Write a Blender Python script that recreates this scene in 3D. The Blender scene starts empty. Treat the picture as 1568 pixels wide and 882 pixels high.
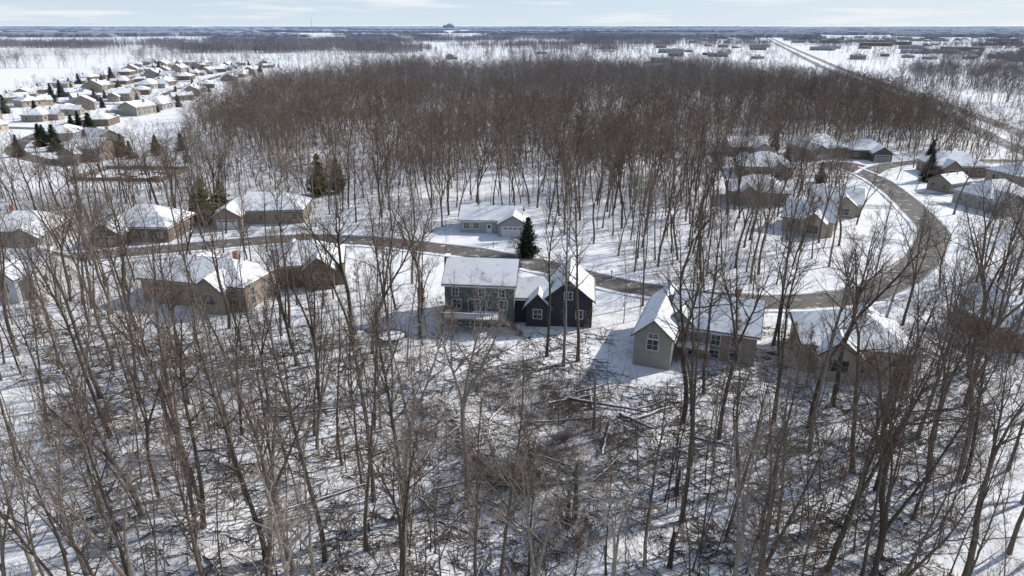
import bpy, math, random
import numpy as np
from mathutils import Vector
R = random.Random(7)
scene = bpy.context.scene
scene.view_settings.view_transform = 'Standard'
scene.view_settings.look = 'None'
scene.view_settings.exposure = 0
rad = math.radians

# ------------------------------------------------------------------ materials
class NT:
    def __init__(s, name):
        s.m = bpy.data.materials.new(name); s.m.use_nodes = True
        s.t = s.m.node_tree; s.n = s.t.nodes; s.b = s.n['Principled BSDF']
        s.b.inputs['Roughness'].default_value = 0.85
        s.b.inputs['Specular IOR Level'].default_value = 0.2
    def node(s, ty, **k):
        x = s.n.new(ty)
        for a, v in k.items(): setattr(x, a, v)
        return x
    def link(s, a, b): s.t.links.new(a, b)
    def pos(s):
        return s.node('ShaderNodeNewGeometry').outputs['Position']
    def objco(s):
        return s.node('ShaderNodeTexCoord').outputs['Object']
    def mapping(s, vec, scale):
        m = s.node('ShaderNodeMapping'); m.inputs['Scale'].default_value = scale
        s.link(vec, m.inputs['Vector']); return m.outputs[0]
    def noise(s, vec, scale, detail=4, rough=0.55, dist=0):
        n = s.node('ShaderNodeTexNoise'); n.inputs['Scale'].default_value = scale
        n.inputs['Detail'].default_value = detail; n.inputs['Roughness'].default_value = rough
        n.inputs['Distortion'].default_value = dist
        s.link(vec, n.inputs['Vector']); return n.outputs['Fac']
    def ramp(s, fac, stops):
        r = s.node('ShaderNodeValToRGB'); e = r.color_ramp.elements
        while len(e) < len(stops): e.new(0.5)
        for i, (p, c) in enumerate(stops):
            e[i].position = p; e[i].color = (c, c, c, 1) if not hasattr(c, '__len__') else (*c, 1)
        s.link(fac, r.inputs[0]); return r.outputs[0]
    def mix(s, fac, a, b, mode='MIX'):
        m = s.node('ShaderNodeMix', data_type='RGBA', blend_type=mode)
        for sock, v in ((m.inputs[0], fac), (m.inputs[6], a), (m.inputs[7], b)):
            if hasattr(v, 'is_output') : s.link(v, sock)
            elif hasattr(v, '__len__'): sock.default_value = (*v, 1)
            else: sock.default_value = v
        return m.outputs[2]
    def math(s, op, a, b=0.0, clamp=False):
        m = s.node('ShaderNodeMath', operation=op); m.use_clamp = clamp
        for sock, v in ((m.inputs[0], a), (m.inputs[1], b)):
            if hasattr(v, 'is_output'): s.link(v, sock)
            else: sock.default_value = v
        return m.outputs[0]
    def maprange(s, v, a, b, c=0.0, d=1.0):
        m = s.node('ShaderNodeMapRange'); s.link(v, m.inputs[0])
        for i, x in enumerate((a, b, c, d)): m.inputs[i+1].default_value = x
        return m.outputs[0]
    def sep(s, v):
        m = s.node('ShaderNodeSeparateXYZ'); s.link(v, m.inputs[0]); return m.outputs
    def color(s, c):
        if hasattr(c, 'is_output'): s.link(c, s.b.inputs['Base Color'])
        else: s.b.inputs['Base Color'].default_value = (*c, 1)
    def bump(s, h, strength=0.5, dist=0.1):
        b = s.node('ShaderNodeBump'); b.inputs['Strength'].default_value = strength
        b.inputs['Distance'].default_value = dist
        s.link(h, b.inputs['Height']); s.link(b.outputs[0], s.b.inputs['Normal'])
    def attr(s, name):
        a = s.node('ShaderNodeAttribute'); a.attribute_name = name; return a.outputs['Color']
    def haze(s, col, mx=0.68):  # distance haze painted into the base colour, growing with world Y
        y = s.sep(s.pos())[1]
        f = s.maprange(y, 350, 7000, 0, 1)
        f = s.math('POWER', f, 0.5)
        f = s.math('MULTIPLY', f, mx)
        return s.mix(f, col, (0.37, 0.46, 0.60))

def simple(name, c, rough=0.8, var=0.15, scale=3.0, spec=0.2, metal=0.0, hz=0):
    t = NT(name)
    n = t.noise(t.objco(), scale, 5)
    lo = tuple(x*(1-var) for x in c); hi = tuple(min(1, x*(1+var)) for x in c)
    q = t.ramp(n, [(0.3, lo), (0.7, hi)])
    t.color(t.haze(q, hz) if hz else q)
    t.b.inputs['Roughness'].default_value = rough
    t.b.inputs['Specular IOR Level'].default_value = spec
    t.b.inputs['Metallic'].default_value = metal
    return t.m

def siding(name, c, pitch=0.18):
    t = NT(name); co = t.objco(); z = t.sep(co)[2]
    f = t.math('FRACT', t.math('DIVIDE', z, pitch))
    line = t.ramp(f, [(0.0, 0.55), (0.14, 1.0)])
    n = t.noise(co, 1.2, 5); col = t.ramp(n, [(0.3, tuple(x*.88 for x in c)), (0.7, tuple(x*1.1 for x in c))])
    t.color(t.mix(1.0, col, line, 'MULTIPLY')); t.bump(f, 0.4, 0.02)
    return t.m

def brick(name, c1, c2):
    t = NT(name); co = t.objco()
    b = t.node('ShaderNodeTexBrick'); b.inputs['Scale'].default_value = 4.0
    s = t.sep(co); cmb = t.node('ShaderNodeCombineXYZ')
    t.link(t.math('ADD', s[0], s[1]), cmb.inputs[0]); t.link(s[2], cmb.inputs[1])
    t.link(cmb.outputs[0], b.inputs['Vector'])
    b.inputs['Color1'].default_value = (*c1, 1); b.inputs['Color2'].default_value = (*c2, 1)
    b.inputs['Mortar'].default_value = (0.3, 0.28, 0.26, 1)
    t.color(b.outputs[0]); return t.m

def make_bark(name, a, b, c):
    t = NT(name); rnd = t.node('ShaderNodeObjectInfo').outputs['Random']
    base = t.ramp(rnd, [(0.0, a), (0.45, b), (0.8, b), (1.0, c)])
    n = t.noise(t.mapping(t.objco(), (6, 6, 1.2)), 2.0, 4)
    v = t.ramp(n, [(0.3, 0.6), (0.7, 1.35)])
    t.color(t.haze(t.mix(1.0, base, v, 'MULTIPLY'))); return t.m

M = {}
M['bark'] = make_bark('bark', (0.062, 0.047, 0.037), (0.125, 0.098, 0.077), (0.27, 0.235, 0.195))
M['twig'] = make_bark('twig_bark', (0.125, 0.092, 0.069), (0.19, 0.145, 0.112), (0.28, 0.23, 0.185))
M['bark_far'] = make_bark('bark_far', (0.11, 0.082, 0.064), (0.17, 0.131, 0.104), (0.26, 0.215, 0.178))
M['brush'] = make_bark('brush_stem', (0.11, 0.081, 0.063), (0.17, 0.132, 0.105), (0.26, 0.22, 0.185))
def foliage(name, a, b):
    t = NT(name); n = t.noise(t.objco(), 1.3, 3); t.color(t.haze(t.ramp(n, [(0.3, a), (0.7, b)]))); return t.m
M['spruce'] = foliage('spruce_needles', (0.014, 0.026, 0.016), (0.04, 0.058, 0.034))
M['pine'] = foliage('pine_needles', (0.07, 0.08, 0.025), (0.17, 0.165, 0.055))
M['cedar'] = foliage('cedar_needles', (0.09, 0.075, 0.03), (0.19, 0.15, 0.06))
M['deadleaf'] = foliage('dead_leaves', (0.13, 0.07, 0.042), (0.26, 0.155, 0.095))
M['white'] = simple('white_trim', (0.66, 0.66, 0.64), 0.5, 0.05)
M['shingle'] = simple('shingles', (0.10, 0.088, 0.08), 0.9, 0.3, 6)
M['wood'] = simple('weathered_wood', (0.20, 0.16, 0.125), 0.85, 0.3, 4)
M['conc'] = simple('concrete', (0.36, 0.35, 0.33), 0.9, 0.12, 2)
M['hazyconc'] = simple('haze_tinted_concrete', (0.5, 0.55, 0.62), 0.9, 0.12, 2)  # pale blue-grey base colour has the distance haze painted in
M['brickc'] = brick('chimney_brick', (0.25, 0.12, 0.08), (0.32, 0.17, 0.11))
M['metal'] = simple('dark_metal', (0.05, 0.05, 0.055), 0.45, 0.1, 3, 0.5, 0.6)
M['red'] = simple('red_plastic', (0.35, 0.06, 0.04), 0.5, 0.1)
M['mulch'] = simple('mulch', (0.16, 0.075, 0.05), 0.95, 0.4, 2)
g = NT('window_glass'); g.color((0.025, 0.032, 0.042)); g.b.inputs['Roughness'].default_value = 0.08
g.b.inputs['Specular IOR Level'].default_value = 0.6; M['glass'] = g.m

t = NT('roof_snow'); p = t.pos()
n = t.noise(p, 0.45, 6, 0.65, 0.8); n2 = t.noise(p, 5.0, 4, 0.7)
f = t.math('ADD', t.math('MULTIPLY', n, 0.72), t.math('MULTIPLY', n2, 0.28))
t.color(t.ramp(f, [(0.33, (0.28, 0.26, 0.25)), (0.385, (0.62, 0.62, 0.63)), (0.47, (0.86, 0.87, 0.885))]))
t.bump(n, 0.3, 0.2); M['rsnow'] = t.m

t = NT('lying_snow'); p = t.pos(); t.color(t.ramp(t.noise(p, 1.0, 4), [(0.3, (0.80, 0.81, 0.83)), (0.7, (0.88, 0.89, 0.90))])); M['snow'] = t.m

# ground
t = NT('snowy_ground'); p = t.pos(); S = t.sep(p); at = t.attr('zone')
sr = t.node('ShaderNodeSeparateColor'); t.link(at, sr.inputs[0]); woods, brushm = sr.outputs[0], sr.outputs[1]
snow = t.ramp(t.noise(p, 0.08, 5), [(0.3, (0.83, 0.835, 0.85)), (0.7, (0.90, 0.902, 0.91))])
n1 = t.noise(p, 0.35, 5, 0.6); n2 = t.noise(p, 3.2, 6, 0.75, 0.6); n3 = t.noise(p, 0.9, 5, 0.7, 1.2)
q = t.math('ADD', t.math('MULTIPLY', n1, 0.30), t.math('ADD', t.math('MULTIPLY', n2, 0.45), t.math('MULTIPLY', n3, 0.25)))
thr = t.math('ADD', t.math('MULTIPLY', woods, 0.078), t.math('MULTIPLY', brushm, 0.075))
q = t.math('ADD', q, thr)
lit = t.maprange(q, 0.56, 0.68, 0, 1)
lcol = t.ramp(n2, [(0.3, (0.13, 0.097, 0.075)), (0.7, (0.29, 0.235, 0.195))])
lit = t.math('MULTIPLY', lit, t.math('ADD', t.math('MULTIPLY', woods, 0.8), brushm, True))
col = t.mix(lit, snow, lcol)
vo = t.node('ShaderNodeTexVoronoi'); vo.inputs['Scale'].default_value = 0.0032; vo.inputs['Randomness'].default_value = 0.8
mp = t.node('ShaderNodeMapping'); mp.inputs['Rotation'].default_value = (0, 0, 0.25); mp.inputs['Scale'].default_value = (1.0, 0.75, 1)
t.link(p, mp.inputs[0]); t.link(mp.outputs[0], vo.inputs['Vector'])
fs = t.node('ShaderNodeSeparateColor'); t.link(vo.outputs['Color'], fs.inputs[0])
ff = t.ramp(fs.outputs[0], [(0.60, 0.0), (0.78, 0.3), (0.95, 0.6)])
ff = t.math('MULTIPLY', ff, t.maprange(S[1], 750, 1200, 0, 1))
ff = t.math('MULTIPLY', ff, t.ramp(t.noise(p, 0.02, 6, 0.7), [(0.3, 0.3), (0.7, 1.0)]))
col = t.mix(ff, col, (0.40, 0.37, 0.33))
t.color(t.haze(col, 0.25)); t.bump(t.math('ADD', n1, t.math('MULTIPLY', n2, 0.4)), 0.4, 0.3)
M['ground'] = t.m

def asphalt(name, c, snowamt):
    t = NT(name); p = t.pos(); a = t.noise(p, 0.5, 6, 0.65, 0.4); b = t.noise(p, 9, 3)
    base = t.ramp(b, [(0.3, tuple(x*.8 for x in c)), (0.7, tuple(x*1.2 for x in c))])
    f = t.ramp(a, [(0.62-snowamt, 0.0), (0.75-snowamt, 0.85)])
    t.color(t.mix(f, base, (0.72, 0.73, 0.75))); t.b.inputs['Roughness'].default_value = 0.7
    return t.m
M['asph'] = asphalt('asphalt', (0.15, 0.134, 0.12), 0.06)
M['drive'] = asphalt('driveway_concrete', (0.30, 0.285, 0.27), 0.20)
M['hwy'] = asphalt('highway_asphalt', (0.26, 0.25, 0.24), 0.05)
M['paint'] = simple('road_paint', (0.75, 0.75, 0.72), 0.7, 0.1)
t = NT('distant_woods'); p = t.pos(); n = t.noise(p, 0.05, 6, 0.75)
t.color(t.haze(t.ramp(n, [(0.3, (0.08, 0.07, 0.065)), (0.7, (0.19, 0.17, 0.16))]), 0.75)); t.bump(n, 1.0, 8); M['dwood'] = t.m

# ------------------------------------------------------------------ helpers
def link(o): scene.collection.objects.link(o); return o
def mesh_obj(name, V, F, mats, fm=None, parent=None, smooth=False, dolink=True):
    me = bpy.data.meshes.new(name); me.from_pydata(V, [], F)
    for m in mats: me.materials.append(m)
    if fm is not None: me.polygons.foreach_set('material_index', fm)
    if smooth: me.polygons.foreach_set('use_smooth', [True]*len(F))
    me.update(); o = bpy.data.objects.new(name, me)
    if dolink: link(o)
    if parent: o.parent = parent
    return o
def empty(name, loc=(0, 0, 0), rz=0):
    e = bpy.data.objects.new(name, None); e.empty_display_size = 0.5
    e.location = loc; e.rotation_euler = (0, 0, rz); return link(e)
class MB:
    def __init__(s): s.V = []; s.F = []
    def box(s, cx, cy, cz, sx, sy, sz):
        b = len(s.V); x, y, z = sx/2, sy/2, sz/2
        s.V += [(cx+i*x, cy+j*y, cz+k*z) for k in (-1, 1) for (i, j) in ((-1, -1), (1, -1), (1, 1), (-1, 1))]
        s.F += [tuple(b+i for i in f) for f in ((3, 2, 1, 0), (4, 5, 6, 7), (0, 1, 5, 4), (1, 2, 6, 5), (2, 3, 7, 6), (3, 0, 4, 7))]
    def poly(s, V, F): b = len(s.V); s.V += V; s.F += [tuple(b+i for i in f) for f in F]
    def hexa(s, lo, hi): s.poly(lo+hi, [(3, 2, 1, 0), (4, 5, 6, 7), (0, 1, 5, 4), (1, 2, 6, 5), (2, 3, 7, 6), (3, 0, 4, 7)])
    def tube(s, pts, rr, n=8): tube(s.V, s.F, [Vector(p) for p in pts], rr, n)
    def obj(s, name, mat, parent=None, smooth=False):
        if s.V: return mesh_obj(name, s.V, s.F, [mat], None, parent, smooth)

def tube(V, F, pts, rr, n, cap=True):
    b = len(V); m = len(pts)
    for i, p in enumerate(pts):
        d = (pts[min(i+1, m-1)]-pts[max(i-1, 0)])
        if d.length < 1e-9: d = Vector((0, 0, 1))
        d.normalize(); u = Vector((1, 0, 0)) if abs(d.x) < 0.7 else Vector((0, 1, 0))
        a = d.cross(u).normalized(); c = d.cross(a); r = rr[i]
        for k in range(n):
            an = 2*math.pi*k/n; q = p+(a*math.cos(an)+c*math.sin(an))*r; V.append((q.x, q.y, q.z))
    for i in range(m-1):
        for k in range(n):
            k2 = (k+1) % n; F.append((b+i*n+k, b+i*n+k2, b+(i+1)*n+k2, b+(i+1)*n+k))
    if cap: F.append(tuple(b+(m-1)*n+k for k in range(n)))
def strip(V, F, pts, rr, rn):
    b = len(V); d = (pts[-1]-pts[0]).normalized(); s = d.cross(Vector((rn.gauss(0, 1), rn.gauss(0, 1), rn.gauss(0, 1)))).normalized()
    m = len(pts)
    for i in range(m-1):
        q = s*rr[i]; V.append(tuple(pts[i]+q)); V.append(tuple(pts[i]-q))
    V.append(tuple(pts[-1]))
    for i in range(m-2): F.append((b+2*i, b+2*i+1, b+2*i+3, b+2*i+2))
    F.append((b+2*(m-2), b+2*(m-2)+1, b+2*(m-1)))

def sstep(a, b, x):
    t = max(0, min(1, (x-a)/(b-a))); return t*t*(3-2*t)
def gh(x, y):
    m = 1-sstep(72, 84, y)
    if m <= 0 or y < -60: return 0.0
    return m*(0.45*math.sin(x*0.13+1.0)*math.cos(y*0.11)+0.25*math.sin(x*0.31+y*0.23)+0.2*math.sin(y*0.4-x*0.17)-0.3)

def catmull(P, step=2.0):
    out = []; Q = [P[0]]+list(P)+[P[-1]]
    for i in range(1, len(Q)-2):
        p0, p1, p2, p3 = [np.array(Q[i+k], float) for k in (-1, 0, 1, 2)]
        n = max(2, int(np.linalg.norm(p2-p1)/step))
        for k in range(n):
            u = k/n; out.append(0.5*((2*p1)+(-p0+p2)*u+(2*p0-5*p1+4*p2-p3)*u*u+(-p0+3*p1-3*p2+p3)*u**3))
    out.append(np.array(P[-1], float)); return np.array(out)
def ribbon(mb, C, w, z, off=0.0, h=0.0):
    n = len(C); T = np.gradient(C, axis=0); T /= np.linalg.norm(T, axis=1)[:, None]+1e-9
    N = np.stack([-T[:, 1], T[:, 0]], 1)
    L = C+N*(off+w/2); Rr = C+N*(off-w/2)
    if h == 0:
        b = len(mb.V); mb.V += [(a[0], a[1], z) for q in zip(L, Rr) for a in q]
        mb.F += [(b+2*i+1, b+2*i+3, b+2*i+2, b+2*i) for i in range(n-1)]
    else:
        b = len(mb.V)
        for a, c in zip(L, Rr):
            hh = h*(R.uniform(.5, 1.3) if h > .15 else 1)
            mb.V += [(a[0], a[1], 0), (a[0], a[1], hh), (c[0], c[1], hh), (c[0], c[1], 0)]
        for i in range(n-1):
            for k in range(3): mb.F.append((b+4*i+k, b+4*i+k+1, b+4*i+5+k, b+4*i+4+k))

# ------------------------------------------------------------------ roads
road_pts = []
R1 = catmull([(-230, 112), (-170, 122), (-120, 130), (-95, 133), (-75, 139), (-52, 146.5), (-32.6, 145.5), (-20, 141.5), (-7.4, 136.5), (7.3, 127.5), (17.7, 119.5), (25.4, 115), (36, 111), (47, 109.5), (60, 112), (70, 118.5), (80, 128), (90, 140.6), (98, 153), (104, 171), (110, 193), (113.5, 213), (113, 230)])
R2 = catmull([(113.5, 217), (124, 229), (138, 237), (160, 240), (200, 238), (260, 225)])
def road(name, C, w, mat, kerb=True, z=0.03):
    e = empty(name); mb = MB(); ribbon(mb, C, w, z); mb.obj('asphalt', mat, e)
    if kerb:
        k = MB(); ribbon(k, C, 0.3, 0, w/2+0.16, 0.12); ribbon(k, C, 0.3, 0, -w/2-0.16, 0.12); k.obj('kerb', M['conc'], e)
        s = MB()
        for sg in (1, -1): ribbon(s, C, 0.9, 0, sg*(w/2+0.9), 0.24)
        s.obj('ploughed_snow', M['snow'], e)
    return e
road('residential_road', R1, 6.0, M['asph']); road_pts.append((R1, 6.0))
road('side_street', R2, 5.5, M['asph'], z=0.038); road_pts.append((R2, 6.0))
mb = MB(); mb.poly([(113+8*math.cos(a), 232+8*math.sin(a), 0.046) for a in np.linspace(0, 2*math.pi, 33)[:-1]], [tuple(range(32))])
mb.obj('cul_de_sac_pavement', M['asph'])
H0 = catmull([(150, 60), (185, 190), (208, 279), (227, 337), (265, 466), (334, 722), (459, 1133), (760, 2100), (1300, 3800)], 8)
he = empty('highway')
mb = MB(); ribbon(mb, H0, 8.5, 0.05, -8); ribbon(mb, H0, 8.5, 0.05, 8); mb.obj('carriageways', M['hwy'], he)
mb = MB()
for o in (-11.9, -4.1, 4.1, 11.9): ribbon(mb, H0, 0.2, 0.06, o)
mb.obj('edge_lines', M['paint'], he)
mb = MB()
for i in range(0, len(H0)-2, 2):
    for o in (-8, 8): ribbon(mb, H0[i:i+2], 0.18, 0.06, o)
mb.obj('lane_dashes', M['paint'], he); road_pts.append((H0, 22))
# driveways
drives = [[(2.3, 149), (1.5, 143), (0, 134.5)], [(12, 114), (14, 118), (15.5, 120.5)], [(27, 103), (28, 108), (29, 113)],
          [(-48, 118), (-46, 132), (-45, 144)], [(-39, 127), (-37, 136), (-36, 145)], [(-84, 146), (-85, 140), (-86, 137)], [(-62, 157), (-62, 151), (-62, 145)],
          [(76, 150), (84, 145), (91, 143)], [(74, 176), (90, 177), (105, 175)], [(88, 216), (100, 214), (113, 211)], [(127, 191), (120, 190), (110, 192)], [(142, 228), (142, 233), (142, 237)],
          [(118, 180), (110, 180), (106, 178)], [(48, 93), (48, 100), (48, 109)], [(73, 101), (70, 108), (66, 114)]]
de = empty('driveways'); mb = MB()
for d in drives: ribbon(mb, catmull(d, 2), 5.0, 0.022)
mb.obj('paving', M['drive'], de)
for d in drives: road_pts.append((catmull(d, 2), 4.0))
# subdivision streets (left background)
subs = [catmull(p, 6) for p in ([(-150, 232), (-190, 262), (-212, 320), (-228, 425), (-262, 600), (-300, 830)],
        [(-212, 320), (-260, 330), (-330, 345), (-420, 350)], [(-228, 425), (-290, 440), (-320, 520), (-345, 640), (-372, 830)], [(-262, 600), (-300, 610), (-338, 620)], [(-300, 830), (-340, 832), (-450, 830)])]
for c in subs: road('subdivision_street', c, 6.5, M['asph'], False); road_pts.append((c, 7))

# ------------------------------------------------------------------ houses
house_rects = []
def slab(mb, e0, e1, r1, r0, th):
    lo = [e0, e1, r1, r0]; mb.hexa(lo, [(a[0], a[1], a[2]+th) for a in lo])
def T(axis, x, y, cx, cy):
    return (cx+x, cy+y) if axis == 'x' else (cx-y, cy+x)
def gable(P, cx, cy, w, d, ev, rise, axis='x', oh=0.45):
    L, D = (w, d) if axis == 'x' else (d, w)  # L along ridge
    l, k = L/2, D/2
    def q(x, y, z): a = T(axis, x, y, cx, cy); return (a[0], a[1], z)
    V = [q(sx, sy, z) for sx in (-l, l) for (sy, z) in ((-k, -0.4), (k, -0.4), (k, ev), (0, ev+rise), (-k, ev))]
    P['walls'].poly(V, [(0, 1, 2, 3, 4)[::-1], (5, 6, 7, 8, 9), (0, 4, 9, 5)[::-1], (1, 6, 7, 2)[::-1]])
    sl = rise/k
    for sg in (-1, 1):
        e = k+oh; ze = ev-sl*oh+0.02
        slab(P['roof'], q(-l-oh, sg*e, ze), q(l+oh, sg*e, ze), q(l+oh, 0, ev+rise+0.02), q(-l-oh, 0, ev+rise+0.02), 0.17)
        i = 0.1; e2 = e-0.16; z2 = ev-sl*(oh-0.16)+0.192
        slab(P['snow'], q(-l-oh+i, sg*e2, z2), q(l+oh-i, sg*e2, z2), q(l+oh-i, sg*0.05, ev+rise+0.19-sl*.05), q(-l-oh+i, sg*0.05, ev+rise+0.19-sl*.05), 0.10)
        f0 = q(-l-oh, sg*(e+0.03), ze+0.05); f1 = q(l+oh, sg*(e+0.03), ze+0.05)
        c = ((f0[0]+f1[0])/2, (f0[1]+f1[1])/2); s = (abs(f1[0]-f0[0])+0.05, abs(f1[1]-f0[1])+0.05)
        P['trim'].box(c[0], c[1], ze+0.06, s[0], s[1], 0.2)
def hip(P, cx, cy, w, d, ev, rise, axis='x', oh=0.5):
    P['walls'].box(cx, cy, ev/2-0.2, w, d, ev+0.4)
    a, b = w/2+oh, d/2+oh
    if w >= d: rg = [(-(a-b), 0), (a-b, 0)]
    else: rg = [(0, -(b-a)), (0, b-a)]
    def rf(mb, z0, z1, zt, ins):
        A, B = a-ins, b-ins
        base = [(-A, -B), (A, -B), (A, B), (-A, B)]
        V = [(cx+x, cy+y, z) for z in (z0, z1) for x, y in base]+[(cx+x, cy+y, zt) for x, y in rg]
        F = [(3, 2, 1, 0), (0, 1, 5, 4), (1, 2, 6, 5), (2, 3, 7, 6), (3, 0, 4, 7)]
        F += [(4, 5, 9, 8), (5, 6, 9), (6, 7, 8, 9), (7, 4, 8)] if w >= d else [(4, 5, 8), (5, 6, 9, 8), (6, 7, 9), (7, 4, 8, 9)]
        mb.poly(V, F)
    sl = rise/min(a, b)
    rf(P['roof'], ev+0.01, ev+0.2, ev+0.2+rise, 0)
    rf(P['snow'], ev+0.2+sl*.18-0.02, ev+0.2+sl*.18+0.09, ev+0.2+rise+0.09, 0.18)
    for sg in (-1, 1):
        P['trim'].box(cx, cy+sg*(b+.03), ev+.09, 2*a+.1, .05, .16); P['trim'].box(cx+sg*(a+.03), cy, ev+.09, .05, 2*b, .16)
def opening(P, cx, cy, w, d, side, u, z, ww=1.1, hh=1.4, kind='win'):
    def bx(mb, du, dz, su, sz, off, th):
        if side in 'SN':
            sg = -1 if side == 'S' else 1; mb.box(cx+u+du, cy+sg*(d/2+off), z+dz, su, th, sz)
        else:
            sg = -1 if side == 'W' else 1; mb.box(cx+sg*(w/2+off), cy+u+du, z+dz, th, su, sz)
    if kind == 'win':
        for s in (-1, 1):
            bx(P['trim'], s*(ww/2+.05), 0, .11, hh+.2, .03, .08); bx(P['trim'], 0, s*(hh/2+.05), ww, .1, .03, .08)
        bx(P['glass'], 0, 0, ww, hh, .0, .06); bx(P['trim'], 0, 0, .05, hh, .02, .05); bx(P['trim'], 0, 0, ww-.02, .045, .018, .045)
    elif kind == 'garage':
        bx(P['trim'], 0, hh/2+.09, ww+.36, .18, .03, .09)
        for s in (-1, 1): bx(P['trim'], s*(ww/2+.09), 0, .18, hh, .03, .09)
        for i in range(4): bx(P['door'], 0, -hh/2+hh*(i+.5)/4, ww, hh/4-.04, .0, .07)
        for i in range(4): bx(P['glass'], (i-1.5)*ww/4.2, hh*3/8, ww/6, hh/8, .01, .075)
    elif kind == 'door':
        bx(P['door'], 0, 0, ww, hh, .0, .08); bx(P['glass'], 0, hh*.22, ww*.55, hh*.35, .01, .1)
        for s in (-1, 1): bx(P['trim'], s*(ww/2+.06), 0, .12, hh, .03, .08)
        bx(P['trim'], 0, hh/2+.06, ww+.24, .12, .03, .08)
def new_parts(): return {k: MB() for k in ('walls', 'roof', 'snow', 'trim', 'glass', 'door', 'chimney', 'deck', 'walls2')}
def finish(name, P, loc, rot, wall, wall2=None, door=None, trim=None):
    e = empty(name, loc, rad(rot)) if loc is not None else empty(name)
    mt = {'walls': wall, 'roof': M['shingle'], 'snow': M['rsnow'], 'trim': trim or M['white'], 'glass': M['glass'], 'door': door or M['white'], 'chimney': M['brickc'], 'deck': M['wood'], 'walls2': wall2 or wall}
    nm = {'walls': 'walls', 'roof': 'roof', 'snow': 'roof_snow', 'trim': 'trim', 'glass': 'windows', 'door': 'doors', 'chimney': 'chimney', 'deck': 'deck', 'walls2': 'wing_walls'}
    for k, mb in P.items():
        if mb.V: mb.obj(nm[k], mt[k], e)
    return e
def sub(P):
    Q = dict(P); Q['walls'] = P['walls2']; return Q

M['mint'] = siding('green_grey_siding', (0.13, 0.152, 0.137)); M['slate'] = siding('charcoal_siding', (0.058, 0.06, 0.066))
M['tan'] = siding('tan_siding', (0.32, 0.29, 0.24)); M['grey'] = siding('grey_siding', (0.36, 0.36, 0.355)); M['greige'] = siding('grey_tan_siding', (0.33, 0.315, 0.275))
M['brown'] = siding('brown_siding', (0.17, 0.13, 0.10)); M['beige'] = siding('beige_siding', (0.42, 0.37, 0.30)); M['wsid'] = siding('white_siding', (0.52, 0.52, 0.50))
M['redbrick'] = brick('red_brick', (0.22, 0.125, 0.09), (0.30, 0.18, 0.13)); M['stone'] = brick('tan_brick', (0.33, 0.27, 0.21), (0.25, 0.20, 0.155))
M['tantrim'] = simple('tan_trim', (0.40, 0.37, 0.31), 0.6, 0.05)

# --- main green house
P = new_parts()
gable(P, 0, 0, 11, 9, 7.0, 2.7)
W2 = sub(P)
gable(W2, 8.0, 0.8, 5.4, 6.5, 4.3, 2.0, 'x')
gable(W2, 14.0, 1.6, 7.6, 10, 4.6, 3.2, 'y')
gable(W2, 9.2, -2.2, 3.6, 3.4, 3.6, 1.9, 'y')
for u in (-3.8, 0.4, 3.6): opening(P, 0, 0, 11, 9, 'S', u, 5.7, .95, 1.3)
for u, w in ((-3.6, 1.3), (-0.8, 1.8), (3.8, 1.2)): opening(P, 0, 0, 11, 9, 'S', u, 3.7 if w < 1.7 else 3.5, w, 1.5 if w < 1.7 else 2.0)
for u in (-3, 0.5, 3.4): opening(P, 0, 0, 11, 9, 'S', u, 1.1, 1.5, 1.3)
for u in (-2.3, 2.3): opening(P, 0, 0, 11, 9, 'E', u, 5.7)
opening(P, 0, 0, 11, 9, 'E', 0, 8.2, .7, .8)
opening(W2, 14.0, 1.6, 7.6, 10, 'S', 0, 5.3, 1.2, 1.2); opening(W2, 14.0, 1.6, 7.6, 10, 'S', 1.8, 2.2, 1.0, 1.4)
opening(W2, 9.2, -2.2, 3.6, 3.4, 'S', 0, 2.2, 1.3, 1.5); opening(W2, 14, 1.6, 7.6, 10, 'N', 0, 1.3, 4.9, 2.2, 'garage')
for u in (-3, 0, 3): opening(W2, 14, 1.6, 7.6, 10, 'E', u, 2.0, .9, 1.3)
P['chimney'].box(-5.9, 0.5, 4.9, .8, 1.4, 10.2); P['snow'].box(-5.9, .5, 10.06, .9, 1.5, .1)
D = P['deck']
D.box(-1, -6.3, 2.5, 9, 3.4, .18)
for x in (-5.3, -3, -.9, 1.2, 3.3): D.box(x, -7.85, 1.2, .16, .16, 2.5)
for x in np.arange(-5.4, 3.5, .3): D.box(x, -7.93, 3.05, .05, .05, .9)
D.box(-1, -7.93, 3.52, 9, .1, .08)
for y in np.arange(-7.8, -4.7, .3):
    D.box(-5.44, y, 3.05, .05, .05, .9); D.box(3.44, y, 3.05, .05, .05, .9)
D.box(-5.44, -6.3, 3.52, .08, 3.2, .08); D.box(3.44, -6.3, 3.52, .08, 3.2, .08)
for i in range(12): D.box(3.9+i*.28, -7.2, 2.5-i*.2, .3, 1.1, .06)
D.hexa([(3.6, -7.8, 2.25), (7.1, -7.8, -.1), (7.1, -7.75, -.1), (3.6, -7.75, 2.25)], [(3.6, -7.8, 2.5), (7.1, -7.8, .15), (7.1, -7.75, .15), (3.6, -7.75, 2.5)])
D.hexa([(3.6, -7.8, 3.35), (7.1, -7.8, 1.0), (7.1, -7.74, 1.0), (3.6, -7.74, 3.35)], [(3.6, -7.8, 3.42), (7.1, -7.8, 1.07), (7.1, -7.74, 1.07), (3.6, -7.74, 3.42)])
P['snow'].box(-1, -6.3, 2.63, 8.7, 3.2, .08); P['snow'].box(-1, -7.93, 3.58, 8.9, .12, .04)
D.box(-2.5, -5.6, 3.05, 1.7, .9, .08); D.box(-2.5, -5.6, 2.8, .15, .15, .5)
for x in (-3.8, -1.2): D.box(x, -5.6, 2.9, .5, .5, .08); D.box(x, -5.35, 3.15, .5, .06, .5)
finish('green_two_storey_house', P, (-4.7, 104.3, 0), -6, M['mint'], M['slate'])
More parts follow.
